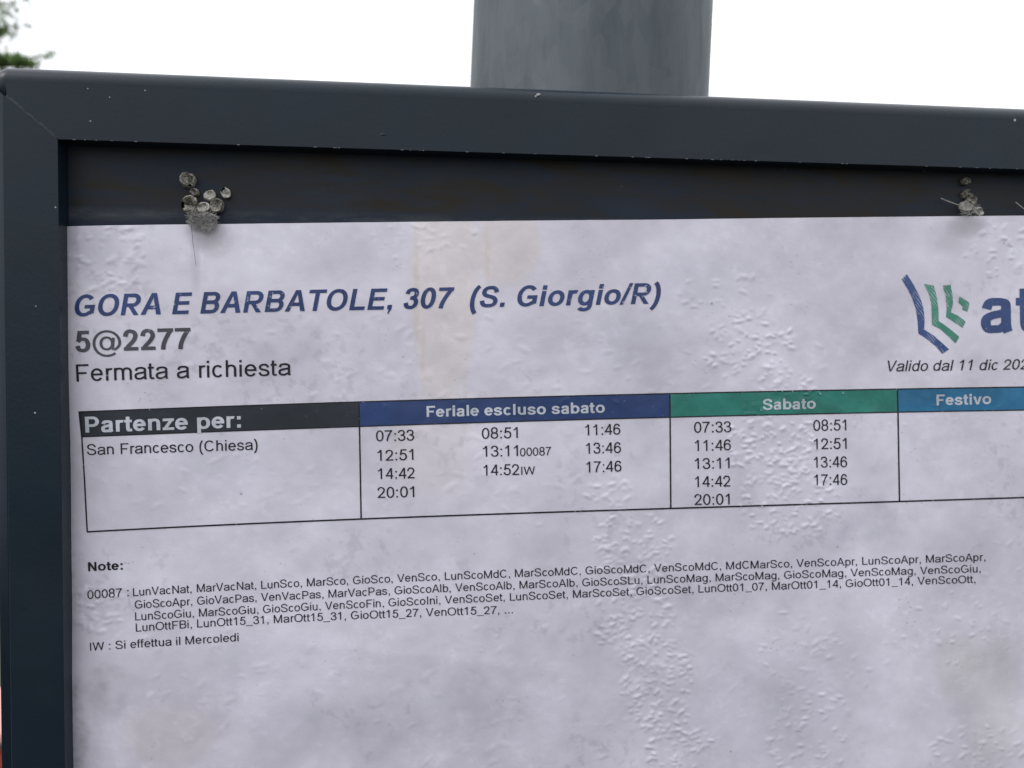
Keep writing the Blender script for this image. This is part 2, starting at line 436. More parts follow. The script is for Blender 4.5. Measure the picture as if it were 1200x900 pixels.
# shallow diagonal folds
def fold(p0, p1, wid, amp):
    a = px2uv(*p0); b = px2uv(*p1); d = b - a; L = np.linalg.norm(d); d /= L
    s = (UU - a[0]) * d[0] + (VV - a[1]) * d[1]; q = -(UU - a[0]) * d[1] + (VV - a[1]) * d[0]
    m = np.clip(s / .008, 0, 1) * np.clip((L - s) / .008, 0, 1)
    return amp * np.exp(-(q / wid) ** 2) * m
Hm += fold((340, 752), (700, 792), .0022, .10 * MM) + fold((420, 800), (320, 860), .003, .08 * MM)
Hm += fold((228, 262), (233, 330), .0008, .20 * MM) + fold((500, 258), (498, 620), .0016, .08 * MM)
def add_bump(u, v, ru, rv, ang, h):
    R_ = max(ru, rv) * 2.4
    i0, i1 = max(0, int((u - R_) / STEP)), min(nu, int((u + R_) / STEP) + 1); j0, j1 = max(0, int((v - R_) / STEP)), min(nv, int((v + R_) / STEP) + 1)
    if i0 >= i1 or j0 >= j1: return
    x = UU[i0:i1, j0:j1] - u; y = VV[i0:i1, j0:j1] - v
    c, s = math.cos(ang), math.sin(ang)
    q = ((x * c + y * s) / ru) ** 2 + ((-x * s + y * c) / rv) ** 2
    Hb[i0:i1, j0:j1] = np.maximum(Hb[i0:i1, j0:j1], h * np.exp(-q ** 2.0))
PXM = .000228
# blistered patches of the damp laminate: centre px, radii px, how many, size px, height mm
for (cx, cy, rx, ry, n, sz, h) in (
        (880, 410, 55, 40, 55, 6, .30), (925, 455, 38, 25, 30, 5, .26), (905, 520, 55, 55, 120, 6, .34), (925, 590, 60, 45, 85, 5, .32),
        (740, 640, 50, 45, 90, 6, .28), (715, 575, 30, 20, 22, 6, .20), (745, 730, 50, 50, 85, 6, .30), (770, 800, 42, 60, 110, 5.5, .34), (795, 870, 40, 40, 60, 5.5, .32),
        (950, 860, 50, 60, 60, 7, .24), (935, 760, 45, 50, 28, 7, .18), (1020, 770, 50, 40, 18, 6, .14), (1110, 735, 55, 45, 26, 6, .20),
        (115, 715, 30, 30, 34, 8, .24), (125, 300, 45, 45, 40, 8, .22), (500, 282, 70, 25, 18, 8, .14), (850, 350, 60, 30, 24, 8, .15),
        (1170, 290, 40, 35, 30, 8, .24), (1165, 650, 40, 120, 16, 7, .12), (1150, 880, 60, 30, 34, 7, .22), (1050, 480, 130, 22, 30, 5, .14),
        (620, 820, 260, 90, 60, 9, .09), (620, 560, 120, 60, 22, 9, .10), (260, 790, 160, 80, 30, 10, .10), (560, 420, 420, 60, 60, 9, .08), (250, 560, 150, 40, 24, 9, .08)):
    for k in range(int(n * 1.5)):
        r = math.sqrt(rng.random()); a = rng.random() * 6.283
        u, v = px2uv(cx + rx * r * math.cos(a), cy + ry * r * math.sin(a))
        if abs(v - px2uv(925, 478)[1]) < .0035: h_k = .35
        else: h_k = 1.
        s = sz * PXM * (.30 + .75 * rng.random()) * .56
        add_bump(u, v, s * (1.1 + .9 * rng.random()), s * (.45 + .35 * rng.random()), rng.normal(-.25, .45), h_k * h * 1.15 * MM * (.25 + .75 * rng.random()))
Hm = Hm + Hb - 1.4 * MM * np.exp(-UU / .010)
Hm = np.clip(Hm, -1.8 * MM, 1.9 * MM)
def hgt(u, v):
    x = np.clip(np.asarray(u) / (SW / nu), 0, nu - 1e-6); y = np.clip(np.asarray(v) / (SH / nv), 0, nv - 1e-6)
    i = x.astype(int); j = y.astype(int); fx = x - i; fy = y - j
    return (Hm[i, j] * (1 - fx) + Hm[i + 1, j] * fx) * (1 - fy) + (Hm[i, j + 1] * (1 - fx) + Hm[i + 1, j + 1] * fx) * fy
def sheet_pt(u, v, off=0.):
    u = np.asarray(u, float); v = np.asarray(v, float)
    P = sh_tl + u[..., None] * ed + v[..., None] * bl
    P[..., 1] = YS - hgt(u, v) - off
    return P
# stains and some painted shade, mixed into the sheet's colour
base = np.array([.605, .578, .668])
cloud = fbm(UU, VV, .030, 21, 5, .6); cloud2 = fbm(UU, VV, .010, 31, 4, .6)
tone = 1 + (cloud - .5) * .52 + (cloud2 - .5) * .22 - .07 * np.clip((VV - .10) / .08, 0, 1)  # random mottling, plus the light's fall-off towards the bottom painted in
C = base[None, None, :] * tone[..., None]
def patch(px, py, rx, ry, col, amt, seed, soft=1.0, rough=.5):
    u, v = px2uv(px, py)
    q = ((UU - u) / (rx * PXM)) ** 2 + ((VV - v) / (ry * PXM)) ** 2
    nz = fbm(UU, VV, .012 if rough < 2 else .005, seed, 5, .65)
    m_ = np.clip((1.25 - q + (nz - .5) * 2 * rough) / soft, 0, 1) * amt
    global C
    C = C * (1 - m_[..., None]) + (C * np.array(col)) * m_[..., None]
patch(520, 330, 42, 150, (1.0, .95, .83), .7, 41, .5, .25)      # yellowed water marks
patch(595, 290, 40, 50, (1.0, .955, .84), .75, 42, .6)
patch(510, 520, 60, 70, (.97, .94, .87), .5, 43, .8)
for k_, (a_, b_, h_) in enumerate(((488, 340, 90), (571, 300, 45), (496, 420, 50), (545, 470, 50))): patch(a_, b_, 3.5, h_, (.95, .88, .76), .5, 80 + k_, 1.2, .8)
patch(300, 800, 150, 60, (.93, .93, .95), .6, 90)
patch(560, 840, 200, 60, (.93, .93, .95), .6, 91)
patch(1165, 840, 52, 130, (.91, .91, .85), .7, 44, 1.2, .8)
patch(1120, 780, 30, 60, (.94, .93, .85), .5, 45, .8)
patch(200, 860, 60, 40, (.93, .90, .84), .6, 46)
patch(450, 830, 120, 70, (.90, .90, .90), .7, 47)
patch(340, 860, 50, 40, (.80, .80, .82), .6, 48)
patch(820, 330, 90, 40, (.88, .88, .90), .7, 49)
patch(740, 400, 70, 45, (.87, .87, .90), .6, 50)
patch(1020, 610, 48, 42, (.70, .70, .74), .6, 51, 2.4, 2.2)
patch(960, 640, 50, 40, (.86, .86, .88), .7, 52)
patch(120, 810, 26, 36, (.66, .66, .64), .6, 53, 2.4, 2.4)
patch(88, 850, 14, 60, (.55, .55, .55), .9, 54, 2.2, 2.6)
patch(108, 290, 40, 40, (.84, .83, .86), .7, 55)
patch(240, 272, 24, 24, (.50, .49, .48), .95, 56, 1.4)            # grime run-off under the egg cases
patch(254, 278, 22, 24, (.72, .70, .68), .8, 57, 1.4)
patch(229, 300, 7, 50, (.70, .69, .70), .7, 58, 1.5)
patch(1134, 264, 34, 18, (.48, .47, .46), .9, 59, 1.5)
patch(1125, 280, 44, 26, (.80, .79, .78), .8, 60, 1.4)
patch(900, 820, 170, 90, (.88, .88, .90), .7, 61)
patch(470, 640, 110, 60, (.92, .92, .93), .7, 62)
patch(250, 540, 80, 50, (.93, .93, .95), .6, 63)
# faint grime and pale flecks, then a darker tone in the valleys of the blisters
gr = fbm(UU, VV, .0022, 71, 3, .7); gm = fbm(UU, VV, .022, 75, 4, .6)
C = C * (1 - np.clip((gr - .60) / .10, 0, 1) * np.clip((gm - .54) / .12, 0, 1) * .13)[..., None]
C = C * (1 + np.clip((.40 - gr) / .1, 0, 1) * np.clip((.5 - gm) / .1, 0, 1) * .06)[..., None]
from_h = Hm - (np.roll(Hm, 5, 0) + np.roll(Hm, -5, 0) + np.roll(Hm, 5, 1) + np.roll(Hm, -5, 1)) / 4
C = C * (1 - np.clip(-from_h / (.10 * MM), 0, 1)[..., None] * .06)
C = C * (1 - .22 * np.exp(-UU / .0045) * (.6 + .8 * cloud2))[..., None]  # shade beside the side rail, painted in as a darker left edge
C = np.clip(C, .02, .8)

sheet = empty('timetable_sheet', tuple(sh_tl + bl * SH), 'damp blistered white timetable sheet behind the frame of the dark notice case', 'timetable')
P = sheet_pt(UU, VV).reshape(-1, 3)
me = bpy.data.meshes.new('paper')
nV = P.shape[0]; me.vertices.add(nV); me.vertices.foreach_set('co', P.astype(np.float32).ravel())
ii, jj = np.meshgrid(np.arange(nu), np.arange(nv), indexing='ij')
a = (ii * (nv + 1) + jj).ravel()
quads = np.stack([a, a + 1, a + nv + 2, a + nv + 1], 1).astype(np.int32)
me.loops.add(quads.size); me.loops.foreach_set('vertex_index', quads.ravel())
me.polygons.add(len(quads)); me.polygons.foreach_set('loop_start', np.arange(0, quads.size, 4, dtype=np.int32))
me.polygons.foreach_set('use_smooth', np.ones(len(quads), bool))
me.update(calc_edges=True)
at_ = me.attributes.new('stain_shade', 'FLOAT_COLOR', 'POINT')
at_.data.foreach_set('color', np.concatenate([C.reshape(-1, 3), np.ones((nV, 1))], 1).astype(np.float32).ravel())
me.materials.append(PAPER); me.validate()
po = bpy.data.objects.new('paper', me); COL.objects.link(po)
attach(po, sheet)

# ------------------------------------------------------------------ lettering (drawn glyph by glyph from strokes)
ADV = {}
def _t(s, b):
    for it in s.split():
        k, wd, x0, x1 = it.rsplit('|', 3); ADV[(k, b)] = (int(wd), int(x0), int(x1))
_t('A|667|14|654 B|667|74|627 C|722|44|681 D|722|81|674 E|667|86|616 F|611|86|583 G|778|48|709 I|278|91|188 L|556|76|537 M|833|73|761 N|722|76|646 O|778|39|739 P|667|86|622 R|722|88|684 S|667|49|620 V|667|20|647 W|944|16|928 '
   'a|556|36|530 b|556|58|517 c|500|30|477 d|556|35|499 e|556|40|516 f|278|14|262 g|556|40|499 h|556|76|491 i|222|67|155 l|222|67|155 m|833|65|769 n|556|65|491 o|556|35|521 p|556|58|517 r|333|77|332 s|500|32|464 t|278|14|257 u|556|68|489 v|500|8|492 '
   '0|556|37|519 1|556|101|359 2|556|26|507 3|556|34|522 4|556|25|523 5|556|32|514 6|556|38|518 7|556|37|523 8|556|38|517 ,|278|87|191 .|278|87|191 :|278|87|191 (|333|68|299 )|333|34|265 _|556|0|556', 0)
_t('A|722|20|702 B|722|76|669 C|722|44|684 D|722|76|685 E|667|76|621 F|611|76|587 G|778|44|713 L|611|76|583 N|722|69|654 O|778|44|734 P|667|76|627 R|722|76|677 S|667|39|629 T|611|14|598 '
   'a|556|29|527 b|611|61|578 c|556|34|524 d|611|34|551 e|556|23|528 g|611|40|553 i|278|69|209 l|278|69|209 n|611|65|546 o|611|34|578 p|611|62|578 r|389|64|373 s|556|30|519 t|333|10|309 u|611|66|545 v|556|13|543 z|500|20|480 '
   '0|556|32|524 2|556|26|511 3|556|27|516 5|556|27|516 7|556|25|528 ,|278|64|214 .|278|64|214 :|333|92|242 (|333|35|314 )|333|19|298 /|278|-33|311 @|975|30|945', 1)
CAP, XH = 716, 519
def sellipse(cx, cy, rx, ry, a0, a1, n=None, e=.88):
    n = n or max(4, int(abs(a1 - a0) / 11)); P_ = []
    for k in range(n + 1):
        a = math.radians(a0 + (a1 - a0) * k / n); c, s = math.cos(a), math.sin(a)
        P_.append((cx + rx * math.copysign(abs(c) ** e, c), cy + ry * math.copysign(abs(s) ** e, s)))
    return P_
def catmull(pts, n=5):
    o = []; p = [pts[0]] + list(pts) + [pts[-1]]
    for i in range(1, len(p) - 2):
        for k in range(n):
            t_ = k / n
            o.append(tuple(.5 * (2 * p[i][d] + (p[i + 1][d] - p[i - 1][d]) * t_ + (2 * p[i - 1][d] - 5 * p[i][d] + 4 * p[i + 1][d] - p[i + 2][d]) * t_ ** 2 + (3 * p[i][d] - p[i - 1][d] - 3 * p[i + 1][d] + p[i + 2][d]) * t_ ** 3) for d in (0, 1)))
    o.append(tuple(pts[-1])); return o
def ribbon(path, hx, hy, closed=False):
    n = len(path); Lf, Rt = [], []
    for i in range(n):
        p0 = path[(i - 1) % n] if (closed or i) else path[0]; p1 = path[(i + 1) % n] if (closed or i < n - 1) else path[-1]
        dx, dy = p1[0] - p0[0], p1[1] - p0[1]; L = math.hypot(dx, dy) or 1
        nx, ny = -dy / L * hx, dx / L * hy
        Lf.append((path[i][0] + nx, path[i][1] + ny)); Rt.append((path[i][0] - nx, path[i][1] - ny))
    q = []
    for i in range(n if closed else n - 1):
        j = (i + 1) % n; q.append((Lf[i], Rt[i], Rt[j], Lf[j]))
    return q
def split(x0, y0, x1, y1, w0, w1):
    "slanted bar with level ends, in a few pieces"
    n = 4; q = []
    for k in range(n):
        a, b = k / n, (k + 1) / n
        xa, ya, wa = x0 + (x1 - x0) * a, y0 + (y1 - y0) * a, w0 + (w1 - w0) * a; xb, yb, wb = x0 + (x1 - x0) * b, y0 + (y1 - y0) * b, w0 + (w1 - w0) * b
        q.append(((xa - wa, ya), (xa + wa, ya), (xb + wb, yb), (xb - wb, yb)))
    return q
GC = {}
def glyph(ch, bold):
    if (ch, bold) in GC: return GC[(ch, bold)]
    wd, x0, x1 = ADV[(ch, bold)]
    hx, hy = (74, 59) if bold else (48, 41)
    L, R_ = x0 + hx, x1 - hx; W = x1 - x0; cx = (x0 + x1) / 2; rx = W / 2 - hx
    B = hy; T = CAP - hy; X = XH - hy; m = CAP / 2; S_ = []
    vb = lambda x, a, b: S_.append(split(x, a, x, b, hx, hx))
    def hb(y, a, b):
        n = 3; S_.append([((a + (b - a) * k / n, y - hy), (a + (b - a) * (k + 1) / n, y - hy), (a + (b - a) * (k + 1) / n, y + hy), (a + (b - a) * k / n, y + hy)) for k in range(n)])
    st_ = lambda pts, closed=False, fx=1, fy=1: S_.append(ribbon(pts, hx * fx, hy * fy, closed))
    d = hx * 1.08
    nb = lambda pts, y0_, y1_: [(L + u * (R_ - L), y0_ + v * (y1_ - y0_)) for u, v in pts]
    ov = 9
    if ch == 'A':
        S_.append(split(x0 + d, 0, cx - d * .25, CAP, d, d * .8)); S_.append(split(x1 - d, 0, cx + d * .25, CAP, d, d * .8)); hb(240, x0 + W * .22, x1 - W * .22)
    elif ch in 'Vv':
        h = CAP if ch == 'V' else XH
        S_.append(split(x0 + d, h, cx - d * .2, 0, d, d * .8)); S_.append(split(x1 - d, h, cx + d * .2, 0, d, d * .8))
    elif ch == 'W':
        q = W * .25; d *= .95
        for a, b in ((x0 + d, x0 + q), (x0 + 2 * q, x0 + q), (x0 + 2 * q, x0 + 3 * q), (x1 - d, x0 + 3 * q)): S_.append(split(a, CAP, b, 0, d, d * .85))
    elif ch == 'M':
        vb(L, 0, CAP); vb(R_, 0, CAP); S_.append(split(L + hx * .2, CAP, cx, 0, d, d * .85)); S_.append(split(R_ - hx * .2, CAP, cx, 0, d, d * .85))
    elif ch == 'N':
        vb(L, 0, CAP); vb(R_, 0, CAP); S_.append(split(L + hx * .1, CAP, R_ - hx * .1, 0, d, d))
    elif ch == 'T': vb(cx, 0, CAP - 2 * hy); hb(T, x0, x1)
    elif ch == 'I': vb(cx, 0, CAP)
    elif ch == 'L': vb(L, 0, CAP); hb(B, x0 + 2 * hx, x1)
    elif ch in 'EF':
        vb(L, 0, CAP); hb(T, x0 + 2 * hx, x1); hb(m + (12 if ch == 'E' else -10), x0 + 2 * hx, x1 - (35 if ch == 'E' else 85))
        if ch == 'E': hb(B, x0 + 2 * hx, x1)
    elif ch == 'O' or ch == '0':
        st_(sellipse(cx, m - (5 if ch == '0' else 0), rx, m + ov - hy - (5 if ch == '0' else 0), 0, 360, 36, .92)[:-1], True)
    elif ch == 'C': st_(sellipse(cx + 8, m, rx, m + ov - hy, 38, 326, 30, .94))
    elif ch == 'G':
        st_(sellipse(cx, m, rx, m + ov - hy, 40, 312, 30, .94) + [(R_, 105)]); vb(R_, 85, 375); hb(375 - hy, cx, x1)
    elif ch == 'S' or ch == 's':
        t0, b0 = (T + ov, B - ov) if ch == 'S' else (X + ov, B - ov)
        st_(catmull(nb([(.97, .73), (.90, .88), (.72, .98), (.47, 1.0), (.20, .96), (.05, .84), (.05, .69), (.22, .57), (.55, .505), (.85, .42), (1., .27), (.94, .10), (.74, .015), (.48, 0), (.18, .04), (.03, .16), (-.02, .29)], b0, t0), 4))
    elif ch in 'PRBD':
        vb(L, 0, CAP)
        if ch == 'D': st_([(L, T), (cx - 30, T)] + sellipse(cx - 30, m, R_ - cx + 30, m - hy, 90, -90, 18, .9) + [(L, B)])
        else:
            y2 = {'P': 305, 'R': 335, 'B': 378}[ch]; ry = (T - y2) / 2; rr = R_ - (18 if ch == 'B' else 0) - (12 if ch == 'R' else 0); c_ = rr - ry * 1.08
            st_([(L, T), (c_, T)] + sellipse(c_, y2 + ry, rr - c_, ry, 90, -90, 14, .95) + [(L, y2)])
            if ch == 'B':
                ry = (y2 - B) / 2; c_ = R_ - ry * 1.1; st_([(L, y2 - 3), (c_, y2 - 3)] + sellipse(c_, B + ry, R_ - c_, ry, 90, -90, 14, .95) + [(L, B)])
            if ch == 'R': S_.append(split(cx - 10, y2 - hy + 10, x1 - d * 1.05, 0, d * .95, d * 1.05))
    elif ch == 'a':
        xr = R_ - hx * .55
        st_(catmull([(L + .03 * W, .70 * XH), (L + .12 * W, .88 * XH), (cx - .03 * W, X + ov), (cx + .17 * W, X), (xr - .01 * W, .83 * XH), (xr, .62 * XH), (xr, .25 * XH), (xr + .02 * W, .10 * XH), (xr + .06 * W, 0)], 4))
        st_(catmull([(xr, .60 * XH), (cx + .1 * W, .545 * XH), (cx - .12 * W, .51 * XH), (L + .04 * W, .42 * XH), (L - .0 * W, .27 * XH), (L + .07 * W, .11 * XH), (cx - .10 * W, B - ov), (cx + .10 * W, .11 * XH), (xr - .02 * W, .24 * XH), (xr, .40 * XH)], 4))
    elif ch in 'bpdg':
        st_(sellipse(cx, XH / 2, rx, XH / 2 + ov - hy, 0, 360, 28, .93)[:-1], True)
        if ch == 'b': vb(L, 0, CAP)
        if ch == 'p': vb(L, -200, XH)
        if ch == 'd': vb(R_, 0, CAP)
        if ch == 'g': st_([(R_, XH), (R_, 250), (R_, -10)] + sellipse(cx, -10, rx, 200 - hy, 0, -150, 14, .9))
    elif ch == 'c': st_(sellipse(cx + 5, XH / 2, rx, XH / 2 + ov - hy, 42, 322, 22, .93))
    elif ch == 'o': st_(sellipse(cx, XH / 2, rx, XH / 2 + ov - hy, 0, 360, 28, .93)[:-1], True)
    elif ch == 'e':
        hb(XH * .52, x0 + hx, x1 - 4); st_(sellipse(cx, XH / 2, rx, XH / 2 + ov - hy, 0, 326, 24, .93))
    elif ch in 'hn':
        vb(L, 0, CAP if ch == 'h' else XH); st_([(L, 330)] + sellipse(cx, 320, rx, X + ov - 320, 170, 0, 12, .85) + [(R_, 200), (R_, 0)])
    elif ch == 'm':
        vb(L, 0, XH)
        for a, b in ((L, cx), (cx, R_)): st_([(a, 320)] + sellipse((a + b) / 2, 330, (b - a) / 2, X + ov - 330, 168, 0, 10, .85) + [(b, 200), (b, 0)])
    elif ch == 'u': vb(R_, 0, XH); st_([(L, XH), (L, 300)] + sellipse(cx, 200, rx, 200 + ov - hy, 180, 350, 12, .85))
    elif ch == 'r': vb(L, 0, XH); st_(catmull([(L, 290), (L + .06 * W, 400), (L + .25 * W, X - 8), (x1 - .18 * W, X + 6), (x1 - .02 * W, X - 8)], 4))
    elif ch == 'i': vb(cx, 0, XH); S_.append(split(cx, CAP - 2 * hx * 1.05, cx, CAP, hx, hx))
    elif ch == 'l': vb(cx, 0, CAP)
    elif ch == 't': st_([(L + .20 * W, 660), (L + .20 * W, 400), (L + .20 * W, 150)] + catmull([(L + .21 * W, 110), (L + .30 * W, 50), (x1 - .22 * W, B - 4), (x1, B + 2)], 4)); hb(X, x0, x1 - 5)
    elif ch == 'f': st_([(L + .22 * W, 0), (L + .22 * W, 300), (L + .22 * W, 560)] + catmull([(L + .23 * W, 600), (L + .33 * W, 670), (x1 - .15 * W, T + 2), (x1, T - 2)], 4)); hb(X, x0, x1 - 15)
    elif ch == 'z': hb(X, x0 + 10, x1 - 5); hb(B, x0, x1); S_.append(split(x0 + d * 1.1, B, x1 - d * 1.2, X, d, d))
    elif ch == '1': vb(R_, 0, CAP - 8); st_(catmull([(x0, 520), (x0 + .45 * W, 590), (R_ - 10, 700)], 3), fx=.9, fy=.9)
    elif ch == '2': st_(catmull(nb([(.02, .70), (.09, .88), (.30, .99), (.55, 1.0), (.84, .93), (.97, .76), (.90, .58), (.66, .38), (.30, .17), (.08, .0)], B, T - 6), 4)); hb(B, x0 + .04 * W, x1)
    elif ch == '3':
        st_(catmull(nb([(.02, .76), (.12, .93), (.42, 1.0), (.76, .96), (.92, .79), (.82, .61), (.55, .54), (.36, .535)], B - ov, T - 4), 4))
        st_(catmull(nb([(.36, .535), (.72, .505), (.97, .38), (.98, .18), (.78, .03), (.47, 0), (.16, .06), (.0, .26)], B - ov, T - 4), 4))
    elif ch == '4': xs = x1 - .25 * W; vb(xs, 0, CAP - 8); hb(165 + hy, x0, x1); S_.append(split(x0 + d * 1.1, 165 + hy, xs - hx * .2, CAP - 8, d, d))
    elif ch == '5':
        hb(T - 6, x0 + .2 * W, x1 - .05 * W); st_([(x0 + .2 * W + hx, T), (x0 + .14 * W + hx, 500), (x0 + .09 * W + hx, 345)])
        st_(catmull(nb([(.06, .48), (.24, .60), (.50, .635), (.84, .56), (1., .33), (.90, .10), (.62, 0), (.40, 0), (.13, .07), (.0, .26)], B - ov, T), 4))
    elif ch in '69':
        e1 = sellipse(cx, 230, rx, 230 + ov - hy, 0, 360, 26, .95)[:-1]; p1 = catmull(nb([(.0, .34), (.0, .52), (.10, .80), (.30, .96), (.55, 1.0), (.82, .93), (.95, .77)], B - ov, T), 4)
        st_(e1, True); st_(p1)
    elif ch == '7': hb(T - 6, x0, x1); st_(catmull([(x1 - hx, T - 8), (x0 + .62 * W, 460), (x0 + .40 * W, 210), (x0 + .33 * W, 0)], 5))
    elif ch == '8':
        st_(sellipse(cx, 530, rx - 22, 530 - 364 + (CAP - 716) + 8, 0, 360, 22, .97)[:-1], True); st_(sellipse(cx, 197, rx, 197 + ov - hy + 8, 0, 360, 24, .97)[:-1], True)
    elif ch == '@':
        f = .62; st_(sellipse(cx, 260, W / 2 - hx * f, 470 - hy, -52, -355, 40, .97), fx=f, fy=f)
        st_(sellipse(cx - 8, 265, .20 * W, 200, 0, 360, 24, .95)[:-1], True, f, f); st_(catmull([(cx + .24 * W, 455), (cx + .205 * W, 200), (cx + .21 * W, 70), (cx + .30 * W, 70), (cx + .42 * W, 180), (x1 - hx * f, 300)], 4), fx=f, fy=f)
    elif ch == '.': S_.append(split(cx, 0, cx, W, W / 2, W / 2))
    elif ch == ':': S_.append(split(cx, 0, cx, W, W / 2, W / 2)); S_.append(split(cx, XH - W, cx, XH, W / 2, W / 2))
    elif ch == ',': S_.append(split(cx, 0, cx, W, W / 2, W / 2)); S_.append(split(cx + W * .2, 2, cx - W * .15, -145, W * .3, W * .12))
    elif ch == '(': st_(sellipse(x1 + 60, 263, x1 + 60 - L, 500, 112, 248, 16, 1))
    elif ch == ')': st_(sellipse(x0 - 60, 263, R_ - x0 + 60, 500, 68, -68, 16, 1))
    elif ch == '/': S_.append(split(x0 + d * .8, -12, x1 - d * .8, CAP + 12, d * .75, d * .75))
    elif ch == '_': S_.append([((x0 + W * k / 3, -125), (x0 + W * (k + 1) / 3, -125), (x0 + W * (k + 1) / 3, -70), (x0 + W * k / 3, -70)) for k in range(3)])
    if ch == '9':
        S_ = [[tuple((x0 + x1 - x, CAP - 8 - y) for x, y in q) for q in s] for s in S_]
    GC[(ch, bold)] = S_
    return S_
def vlean(px): return .018 + .036 * math.exp(-max(0, px - 92) / 90)
def curve_through(pts):
    xs = np.array([p[0] for p in pts]); ys = np.array([p[1] for p in pts])
    deg = min(len(pts) - 1, 3); mu = xs.mean(); cf = np.polyfit(xs - mu, ys, deg)
    return lambda x: np.polyval(cf, x - mu)
def place(name, quads, mat, off, parent=None, uni=None):
    "quads in picture pixels of the photograph -> on the sheet"
    n = len(quads)
    if n == 0: return None
    A = np.array([[p[0], p[1]] for q in quads for p in q]); lay = np.array([q_ for q_ in uni for _ in range(4)]) if uni is not None else 0
    D = (R_CW @ np.stack([(A[:, 0] - 600) / F, (A[:, 1] - 450) / F, np.ones(len(A))])).T
    Y = np.full(len(A), YS)
    for _ in range(3):
        t_ = (Y - CAM[1]) / D[:, 1]; Pw = CAM + D * t_[:, None]; uv = to_uv(Pw); Y = YS - hgt(uv[:, 0], uv[:, 1])
    Pw[:, 1] = Y - off - lay * 4e-6
    Pw = Pw[(uv[:, 0] < SW + 1)]
    return mesh_obj(name, Pw, [(i * 4, i * 4 + 1, i * 4 + 2, i * 4 + 3) for i in range(n)], mat, parent or sheet)
INK_OFF = 9e-5
def text(s, pts, cap, mat, bold=0, ital=0., name='printed_words', cap2=None, off=INK_OFF, wt=1.):
    x0, x1 = pts[0][0], pts[-1][0]; base_ = curve_through(pts)
    cur = 0; G_ = []
    for ch in s:
        if ch == ' ': cur += 278; continue
        G_.append((ch, cur)); cur += ADV[(ch, bold)][0]
    fa = ADV[(G_[0][0], bold)]; la = ADV[(G_[-1][0], bold)]
    lo = fa[1]; hi = G_[-1][1] + la[2]
    kx = (x1 - x0) / (hi - lo + ital * 400)
    cap2 = cap2 or cap
    quads, lay = [], []
    for gi, (ch, c0) in enumerate(G_):
        jx, jy = random.uniform(-.12, .12), random.uniform(-.12, .12)
        for si, st__ in enumerate(glyph(ch, bold)):
            for q in st__:
                o = []
                for gx, gy in q:
                    X_ = x0 + (c0 + gx - lo + ital * gy) * kx + jx
                    f = (X_ - x0) / max(1, x1 - x0); h = (cap + (cap2 - cap) * f) / CAP
                    o.append((X_ - vlean(X_) * gy * h, base_(X_) - gy * h + jy))
                quads.append(o[::-1]); lay.append(si + (gi % 2) * .5)
    return place(name, quads, mat, off, uni=lay)
def band(top, bot, x0, x1, n, mat, name, off, x0b=None, x1b=None, rows=12):
    ft, fb = curve_through(top), curve_through(bot); x0b = x0 if x0b is None else x0b; x1b = x1 if x1b is None else x1b
    quads = []
    for i in range(n):
        for r in range(rows):
            def pt(a, b):
                xt, xb = x0 + (x1 - x0) * a, x0b + (x1b - x0b) * a
                return (xt + (xb - xt) * b, ft(xt) * (1 - b) + fb(xb) * b)
            a, b = i / n, (i + 1) / n; c, d = r / rows, (r + 1) / rows
            quads.append([pt(a, c), pt(a, d), pt(b, d), pt(b, c)])
    return place(name, quads, mat, off)
def line(pts, hw, mat, name='ruled_line', off=7.5e-5, n=120):
    "a thin printed line; pts along it"
    P_ = []
    seg = np.array(pts, float); L = np.r_[0, np.cumsum(np.hypot(*np.diff(seg, axis=0).T))]
    s = np.linspace(0, L[-1], n + 1); xs = np.interp(s, L, seg[:, 0]); ys = np.interp(s, L, seg[:, 1])
    P_ = list(zip(xs, ys))
    return place(name, ribbon(P_, hw, hw), mat, off)

TOP = [(92.5, 482.5), (200, 478.6), (300, 475.6), (420, 471), (600, 465.2), (785, 461), (900, 459.3), (1052, 456), (1200, 453.5)]
HB = [(96, 511.7), (300, 504.5), (420, 499.6), (600, 493.6), (785, 488.7), (900, 487), (1052, 482.6), (1200, 480.5)]
BOT = [(102, 623), (300, 613.9), (423, 608.2), (600, 601.2), (786, 595.2), (900, 593.2), (1054, 587.6), (1200, 582.8)]
XE = 1262
ext = lambda f, pts: pts + [(XE, curve_through(pts[-4:])(XE) if False else pts[-1][1] + (pts[-1][1] - pts[-2][1]) * (XE - 1200) / (1200 - pts[-2][0]))]
TOP, HB, BOT = ext(0, TOP), ext(0, HB), ext(0, BOT)
OB = 5.5e-5
band(TOP, HB, 92.5, 420.5, 200, INK_HEAD, 'header_band', OB, 96, 421)
band(TOP, HB, 420.7, 784.8, 220, INK_NAVY, 'header_band', OB, 421.2, 785.1)
band(TOP, HB, 785, 1051.5, 170, INK_GREEN, 'header_band', OB, 785.3, 1052)
band(TOP, HB, 1051.7, XE, 120, INK_SKY, 'header_band', OB, 1052.2, XE + 1)
def smooth(pts, n=40):
    f = curve_through(pts); xs = np.linspace(pts[0][0], pts[-1][0], n); return [(x, f(x)) for x in xs]
line(smooth(TOP), .8, INK_DARK, n=300); line(smooth(HB), .7, INK_DARK, n=300); line(smooth(BOT), .95, INK_DARK, n=300)
line([(92.8, 482), (96, 512), (99, 560), (102.3, 623)], .9, INK_DARK)
line([(420.5, 471), (421.3, 500), (423.2, 608)], .9, INK_DARK); line([(784.8, 461), (785.2, 489), (786, 595.3)], .9, INK_DARK)
line([(1051.5, 456), (1052.2, 483), (1054, 587.6)], .9, INK_DARK); line([(XE, TOP[-1][1]), (XE + 2, BOT[-1][1])], .9, INK_DARK)

